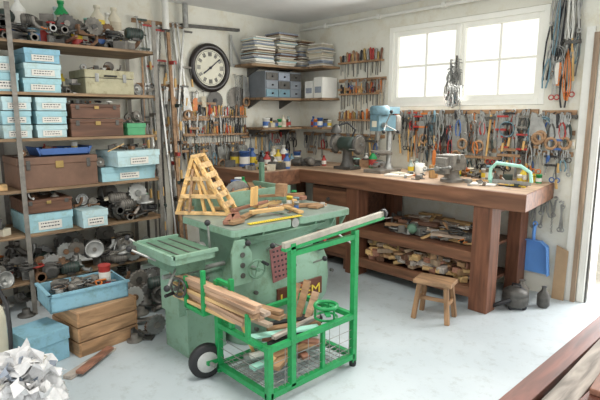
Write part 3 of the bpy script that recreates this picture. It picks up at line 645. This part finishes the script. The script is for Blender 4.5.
# ---------------------------------------------------------------- machine
b=B()
def loft(cx,cy,rings,m,n=40,e=4):
    vs=[];fs=[]
    for z,hx,hy,ox in rings:
        for i in range(n):
            a=2*math.pi*i/n;c,s=math.cos(a),math.sin(a)
            vs.append((cx+ox+hx*math.copysign(abs(c)**(2/e),c),cy+hy*math.copysign(abs(s)**(2/e),s),z))
    for j in range(len(rings)-1):
        for i in range(n):
            k=(i+1)%n;fs.append((j*n+i,j*n+k,(j+1)*n+k,(j+1)*n+i))
    b.add(vs,fs,m,True);b.add(vs[:n],[tuple(range(n))],m);b.add(vs[-n:],[tuple(range(n))],m)
TZ=.87
loft(2.0,-2.25,[(0,.27,.40,0),(.06,.28,.41,0),(.08,.26,.38,0),(.13,.29,.43,0),(.22,.33,.47,0),(.36,.345,.48,0),(.50,.335,.47,0),(.60,.30,.44,0),(.68,.27,.39,0),(.74,.28,.41,0),(.80,.33,.46,0)],mgreen)
def table(x0,x1,y0,y1,z,t=.045,top=iron):
    r=.04;P=[]
    for cx,cy,a0 in((x1-r,y1-r,0),(x0+r,y1-r,90),(x0+r,y0+r,180),(x1-r,y0+r,270)):
        for k in range(5):
            a=math.radians(a0+k*22.5);P.append((cx+r*math.cos(a),cy+r*math.sin(a)))
    b.prism(P,(0,0,z-t),(1,0,0),(0,1,0),t-.006,mgreen)
    q=.008;P2=[((x0+x1)/2+(p[0]-(x0+x1)/2)*(1-q),(y0+y1)/2+(p[1]-(y0+y1)/2)*(1-q)) for p in P]
    b.prism(P2,(0,0,z-.006),(1,0,0),(0,1,0),.006,top)
tabtop=M('planed_table_top',(144,158,148),.38,.25,.12,6,.04,0,.2)
table(1.66,2.32,-2.76,-2.24,TZ,.05,tabtop);table(1.66,2.32,-2.16,-1.62,TZ+.003,.05,tabtop)
b.cyl((1.68,-2.2,TZ-.035),(2.3,-2.2,TZ-.035),.035,steel,n=20)
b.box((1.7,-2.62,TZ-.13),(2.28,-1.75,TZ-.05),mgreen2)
for y in(-2.7,-2.5,-2.0,-1.8,-1.68):b.prism([(0,0),(.06,0),(0,-.1)],(2.26,y,TZ-.05),(1,0,0),(0,0,1),.012,mgreen)
b.box((1.62,-2.62,TZ),(1.645,-1.66,TZ+.12),mgreen);b.prism([(0,0),(-.12,0),(0,.1)],(1.62,-2.1,TZ),(1,0,0),(0,0,1),.02,mgreen)
table(.92,1.56,-2.32,-1.52,TZ+.02,.05,tabtop);loft(1.26,-1.95,[(0,.24,.30,0),(.1,.24,.3,0),(.5,.26,.32,0),(.84,.27,.34,0)],mgreen)
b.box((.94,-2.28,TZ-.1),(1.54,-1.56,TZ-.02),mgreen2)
b.prism([(0.15*math.cos(a*math.pi/12),.13*math.sin(a*math.pi/12)) for a in range(13)],(1.25,-1.95,TZ+.021),(0,1,0),(0,0,1),.003,steel)
b.box((1.05,-1.62,TZ+.021),(1.5,-1.585,TZ+.10),mgreen);b.box((1.1,-1.58,TZ+.021),(1.14,-1.54,TZ+.28),mgreen2)
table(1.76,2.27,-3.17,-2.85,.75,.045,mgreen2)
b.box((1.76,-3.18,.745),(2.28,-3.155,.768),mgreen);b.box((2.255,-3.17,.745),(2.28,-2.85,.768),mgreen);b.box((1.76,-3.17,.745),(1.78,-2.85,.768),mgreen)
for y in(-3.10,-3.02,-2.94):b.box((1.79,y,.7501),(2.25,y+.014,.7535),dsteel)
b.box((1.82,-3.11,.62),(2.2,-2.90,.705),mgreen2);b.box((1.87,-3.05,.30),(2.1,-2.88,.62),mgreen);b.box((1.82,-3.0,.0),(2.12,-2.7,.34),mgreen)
for x in(1.83,2.12):b.cyl((x,-3.16,.60),(x,-2.7,.60),.016,steel)
def hwheel(c,ax,R,m=dsteel):
    c=Vector(c);a=Vector(ax).normalized();x=a.orthogonal().normalized();y=a.cross(x)
    b.ring(c,a,R,R*.12,m,28,8);b.cyl(c-a*.03,c+a*.03,R*.22,m)
    for k in range(4):
        q=x*math.cos(k*math.pi/2+.5)+y*math.sin(k*math.pi/2+.5);b.cyl(c,c+q*R,R*.09,m,n=6)
    q=c+x*R;b.cyl(q,q+a*.07,.011,black)
hwheel((2.20,-3.10,.54),(.3,-1,0),.06);b.cyl((2.2,-3.1,.54),(2.15,-2.85,.54),.012,steel)
hwheel((2.38,-2.62,.60),(1,-.2,0),.06,mgreen2);b.cyl((2.25,-2.62,.60),(2.38,-2.62,.60),.014,steel)
hwheel((1.9,-1.72,.55),(0,1,0),.09)
for p0,p1 in(((2.28,-2.66,.72),(2.42,-2.72,.80)),((2.3,-1.78,.70),(2.45,-1.74,.62)),((2.0,-3.14,.68),(1.9,-3.27,.76)),((1.84,-3.05,.66),(1.68,-3.18,.78)),((2.18,-3.10,.66),(2.32,-3.24,.60)),((2.27,-2.2,.70),(2.38,-2.25,.66)),((2.2,-2.86,.72),(2.24,-2.9,.93)),((2.28,-2.45,.68),(2.40,-2.50,.74)),((2.3,-2.05,.5),(2.42,-2.02,.56))):
    b.cyl(p0,p1,.008,steel,n=8);b.sph(p1,.020,black)
b.lathe((1.95,-2.76,.68),(0,-1,0),[(.05,0),(.05,.03),(.03,.04),(.03,.1),(.015,.11)],steel,18)
b.lathe((2.0,-2.86,.45),(0,1,0),[(.12,0),(.14,.02),(.14,.16)],mgreen2,24)
b.prism([(0,0),(.16,0),(.16,.2),(.1,.3),(.03,.3),(0,.22)],(2.31,-2.78,.50),(0,1,0),(0,0,1),.02,mgreen)
for dz in(.06,.13,.2):b.cyl((2.325,-2.70,.50+dz),(2.337,-2.70,.50+dz),.018,dsteel,n=12)
b.box((2.27,-2.0,.60),(2.34,-1.9,.72),black);b.cyl((2.34,-1.95,.68),(2.355,-1.95,.68),.015,red);b.cyl((2.34,-1.95,.64),(2.355,-1.95,.64),.015,green)
for y,zz in((-2.6,.42),(-1.86,.42),(-2.6,.16),(-1.9,.16),(-2.25,.54)):b.cyl((2.33,y,zz),(2.352,y,zz),.014,dsteel,n=8)
badge=M('badge_dark',(96,52,36),.4,.2,.1)
b.box((2.338,-2.42,.27),(2.354,-1.98,.40),badge)
mach=b.done('combination_woodworking_machine',.004)
def txt(s,loc,size,m,name,sc=1):
    cu=bpy.data.curves.new(name,'FONT');cu.body=s;cu.size=size;cu.extrude=.0015;cu.align_x='CENTER';o=bpy.data.objects.new(name,cu);bpy.context.collection.objects.link(o)
    o.matrix_world=Matrix.Translation(loc)@Matrix(((0,0,1,0),(sc,0,0,0),(0,1,0,0),(0,0,0,1)));cu.materials.append(m);o.parent=mach
txt('LUREM',(2.357,-2.20,.285),.105,yellow,'badge_text',1.25);txt('COMBINEE',(2.357,-2.20,.372),.024,orange,'badge_text_small',1.3)
# wooden jig
b=B()
b.T=Matrix.Translation((1.69,-2.56,TZ+.004))@Matrix.Rotation(math.radians(40),4,'Z')
for y in(-.10,.10):
    b.beam((-.20,y,.012),(.24,y,.012),.03,.024,pine)
    b.beam((-.18,y,.02),(-.055,y,.42),.028,.034,pine_z,(0,1,0));b.beam((.20,y,.02),(-.035,y,.42),.028,.034,pine_z,(0,1,0))
    b.beam((.02,y+.01,.02),(-.045,y+.01,.38),.02,.03,pine_z,(0,1,0));b.beam((-.09,y-.012,.02),(-.05,y-.012,.34),.018,.026,oak,(0,1,0));b.beam((.10,y-.012,.02),(-.03,y-.012,.34),.018,.026,pine_z,(0,1,0))
    b.beam((-.15,y-.015,.14),(.15,y-.015,.14),.02,.03,pine);b.beam((-.11,y-.015,.27),(.07,y-.015,.27),.02,.03,pine)
for q in(.1,.28,.46,.64,.82):b.beam((.20-.235*q,-.13,.02+.40*q+.012),(.20-.235*q,.13,.02+.40*q+.012),.045,.016,pine_y,(.87,0,.49))
for q in(.2,.5,.8):b.beam((-.18+.125*q,-.12,.02+.40*q),(-.18+.125*q,.12,.02+.40*q),.03,.016,pine_y)
b.beam((-.045,-.12,.43),(-.045,.12,.43),.04,.02,pine_y);b.done('wooden_jig',.002)
b=B()
for c,s,r in(((2.02,-2.38,.012),(.05,.34,.022),.5),((2.1,-2.30,.036),(.045,.28,.025),-.1),((2.0,-1.95,.014),(.06,.4,.024),-.5),((1.9,-1.85,.04),(.04,.35,.02),.9),((2.12,-1.8,.012),(.09,.16,.02),.3),((1.8,-2.05,.014),(.06,.3,.024),.2),((1.85,-1.75,.04),(.12,.07,.03),.2),
   ((1.98,-2.5,.014),(.06,.4,.024),1.0),((1.88,-2.28,.04),(.03,.45,.02),.3),((2.18,-2.64,.014),(.06,.12,.024),.2),((1.75,-1.85,.06),(.03,.4,.02),-.4),((2.1,-2.05,.014),(.04,.3,.02),1.3),((2.08,-2.62,.014),(.05,.26,.024),.8)):
    b.rbox((c[0],c[1],TZ+.006+c[2]),s,(0,0,r),rnd.choice([pine_y,pine_y,oak_y,redw]))
b.rbox((1.95,-2.30,TZ+.13),(.02,.10,.14),(0,.05,.5),pine_z);b.rbox((1.8,-1.9,TZ+.12),(.08,.08,.1),(0,.05,.5),oak)
b.done('wood_pieces',.002)
clutter('tools_on_table',1.7,2.2,-2.15,-1.65,TZ+.005,14,.025,.045,['rod','brk','block','stick','tin','cable'])
b=B()
for c,s,r in(((1.15,-2.1,.02),(.05,.4,.03),1.2),((1.3,-1.8,.02),(.07,.3,.03),.3),((1.2,-1.75,.05),(.05,.4,.025),1.0),((1.4,-2.1,.03),(.03,.5,.05),.4)):b.rbox((c[0],c[1],TZ+.026+c[2]),s,(0,0,r),rnd.choice([pine_y,oak_y]))
clutter('',1.0,1.5,-2.25,-1.65,TZ+.022,14,.03,.07,['tin','brk','block','stick','coil','bottle'],b=b)
b.done('saw_table_clutter')
b=B();b.rbox((2.27,-2.36,TZ+.008),(.035,.46,.006),(0,0,-.05),yellow)
for i in range(22):b.rbox((2.275,-2.57+i*.02,TZ+.0115),(.012,.002,.001),(0,0,-.05),ink)
b.done('folding_ruler')
b=B();pr=M('perforated_maroon',(132,84,82),.6,0,.25,40)
b.rbox((2.378,-2.40,.60),(.008,.19,.24),(.12,.0,0),pr)
for i in range(5):
    for j in range(6):b.rbox((2.384,-2.40+(i-2)*.034-(j-2.5)*.004,.60+(j-2.5)*.036),(.004,.012,.012),(.12,0,0),black)
b.cyl((2.30,-2.40,.715),(2.40,-2.40,.715),.006,steel);b.done('perforated_panel')
# ---------------------------------------------------------------- trolley
b=B()
X0,X1,Y0,Y1=2.44,2.92,-2.97,-2.27
def sq(p,q,w=.036):b.beam(p,q,w,w,green)
def rect(z,w=.036):
    sq((X0,Y0,z),(X1,Y0,z),w);sq((X0,Y1,z),(X1,Y1,z),w);sq((X0,Y0,z),(X0,Y1,z),w);sq((X1,Y0,z),(X1,Y1,z),w)
rect(.07);rect(.34,.032)
for x,y,h in((X0,Y0,.62),(X1,Y0,.36),(X0,Y1,.36),(X1,Y1,.90)):sq((x,y,.03),(x,y,h))
sq((X1,-2.80,.07),(X1,-2.80,.91));sq((X1,-2.80,.85),(X1,Y1,.86),.03);sq((X1,-2.55,.34),(X1,-2.55,.07),.024)
sq((X0+.14,Y0,.36),(X0+.14,Y0,.66),.028);sq((X0,Y0-.10,.43),(X0,Y0,.43),.022);sq((X1-.05,Y0-.10,.42),(X1-.05,Y0,.34),.022);sq((X0,Y0-.10,.42),(X0,Y0-.10,.70),.024);sq((X0,Y0,.62),(X0+.14,Y0,.62),.024);sq((X1-.05,Y0-.10,.41),(X1-.05,Y0-.10,.56),.024);sq((X0-.20,Y0-.1,.43),(X0,Y0-.1,.43),.022);sq((X0-.2,Y0-.1,.42),(X0-.2,Y0-.1,.62),.022)
hb=M('worn_handle',(176,170,156),.45,.3,.2,14)
b.beam((X1,-2.86,.905),(X1,-2.0,.965),.028,.032,hb);b.beam((X1+.0,-2.86,.88),(X1,-2.0,.94),.036,.018,green)
b.lathe((X1,-2.0,.965),(0,1,.06),[(.028,0),(.03,.02),(.02,.03)],black,14)
for i in range(12):b.cyl((X0+.04*i+.02,Y0,.085),(X0+.04*i+.02,Y1,.085),.003,steel,n=5)
for i in range(17):b.cyl((X0,Y0+.04*i+.03,.088),(X1,Y0+.04*i+.03,.088),.003,steel,n=5)
for i in range(8):b.cyl((X1,Y0+.09*i+.03,.07),(X1,Y0+.09*i+.03,.34),.0025,steel,n=5)
for k in range(3):b.cyl((X1,Y0,.13+.06*k),(X1,Y1,.13+.06*k),.0025,steel,n=5);b.cyl((X0,Y0,.13+.06*k),(X1,Y0,.13+.06*k),.0025,steel,n=5)
b.ring((2.82,-2.42,.42),(0,0,1),.07,.012,green,20,8);b.ring((2.82,-2.42,.345),(0,0,1),.07,.008,green,20,8)
for k in range(3):b.cyl((2.82+.07*math.cos(k*2.1),-2.42+.07*math.sin(k*2.1),.34),(2.82+.07*math.cos(k*2.1),-2.42+.07*math.sin(k*2.1),.42),.007,green)
b.beam((X1,-2.5,.40),(X1-.12,-2.42,.40),.03,.012,green)
for x,y in((X1,Y0),(X1,Y1),(X0,Y1)):b.lathe((x,y,0),(0,0,1),[(.02,0),(.024,.02),(.02,.04)],black,12)
x,y=2.40,-3.04
b.lathe((x,y,.11),(1,-.25,0),[(.06,-.026),(.1,-.026),(.11,-.014),(.11,.014),(.1,.026),(.06,.026)],black,28)
b.lathe((x,y,.11),(1,-.25,0),[(.02,-.034),(.066,-.03),(.066,.03),(.05,.032),(.02,.036)],alu,24);b.cyl((x,y,.11),(x+.1,y,.11),.012,steel)
sq((2.44,-3.06,.11),(2.44,-2.95,.11),.025)
b.done('tool_trolley',.003)
tan=W('tan_plank',(182,148,120),0)
b=B()
for i in range(13):
    zz=.462+(i//2)*.024;yy=-3.045+(i%2)*.05+U(-.006,.006);x0=2.10+U(-.05,.12);x1=2.92+U(-.2,.03)
    b.rbox(((x0+x1)/2,yy,zz),(x1-x0,.045,.022),(0,U(-.02,.02),U(-.04,.04)),rnd.choice([oak,pine,greyx,tan,tan,greyx]))
b.done('timber_planks',.002)
b=B()
for i in range(3):b.rbox((U(2.52,2.6),-2.78+U(-.04,.06),.372+.024*i),(.3,U(.04,.07),.022),(0,U(-.03,.03),U(-.3,.3)),rnd.choice([oak,greyx,tan]))
for i in range(22):
    b.beam((U(2.48,2.88),U(-2.92,-2.6),.10+.009*i),(U(2.48,2.88),U(-2.6,-2.31),.11+.009*i),U(.03,.06),U(.012,.03),rnd.choice([pine_y,oak_y,redw,steel,greyw,mint,paper,black,tan]))
for (x0,y0,x1,y1,zt) in((2.52,-2.5,2.47,-2.34,.46),(2.58,-2.5,2.56,-2.33,.50),(2.66,-2.5,2.64,-2.33,.44),(2.55,-2.78,2.49,-2.9,.47)):
    b.beam((x0,y0,.11),(x1,y1,zt),.05,.02,rnd.choice([pine_z,oak,tan]))
b.done('wood_scraps',.002)
# ---------------------------------------------------------------- boards on trestles right foreground
b=B();dz=.05
for y in(-2.6,-1.4):
    b.box((4.13,y-.03,.36+dz),(4.71,y+.03,.42+dz),oak)
    for x,e in((4.21,-1),(4.61,1)):
        b.beam((x,y-.02,.38+dz),(x+e*.05,y-.13,0),.04,.03,oak);b.beam((x,y+.02,.38+dz),(x+e*.05,y+.13,0),.04,.03,oak)
b.done('sawhorse',.003)
b=B()
for i,(x0,w,t,m) in enumerate(((4.12,.09,.05,redd),(4.22,.13,.03,greyw),(4.36,.2,.035,redw),(4.57,.15,.03,greyw))):b.rbox((x0+w/2,-2.05+.05*i,.4215+dz+t/2),(w,2.0,t),(0,0,0),m)
for x,w,l,zz,r,m in((4.27,.10,1.6,.468,.03,greyw),(4.41,.09,1.3,.474,-.04,redd),(4.53,.12,1.5,.474,.02,greyw),(4.35,.08,1.1,.50,.08,redw)):b.rbox((x,-2.0,zz+dz),(w,l,.026),(0,0,r),m)
b.done('reclaimed_boards',.004)
# ---------------------------------------------------------------- lights
w=bpy.data.worlds.new('world');bpy.context.scene.world=w;w.use_nodes=True;nt=w.node_tree
bg=nt.nodes['Background'];bg.inputs[0].default_value=(.98,.99,1,1);bg.inputs[1].default_value=1.5
def area(name,loc,rot,sx,sy,e,col=(1,1,1)):
    l=bpy.data.lights.new(name,'AREA');l.shape='RECTANGLE';l.size=sx;l.size_y=sy;l.energy=e;l.color=col
    o=bpy.data.objects.new(name,l);o.location=loc;o.rotation_euler=rot;bpy.context.collection.objects.link(o)
area('window_daylight',(mid,-.14,2.1),(math.radians(-70),0,0),1.5,.75,42,(1,.99,.95))
area('door_daylight',(4.0,.6,1.3),(math.radians(-75),0,math.radians(10)),.9,2,75,(.99,.99,1))
area('ceiling_fill',(3.0,-3.2,2.70),(0,0,0),1.6,.5,50,(1,.97,.92))  # unseen area light added below the ceiling as fill, no fitting modelled
bpy.context.scene.view_settings.view_transform='Standard'
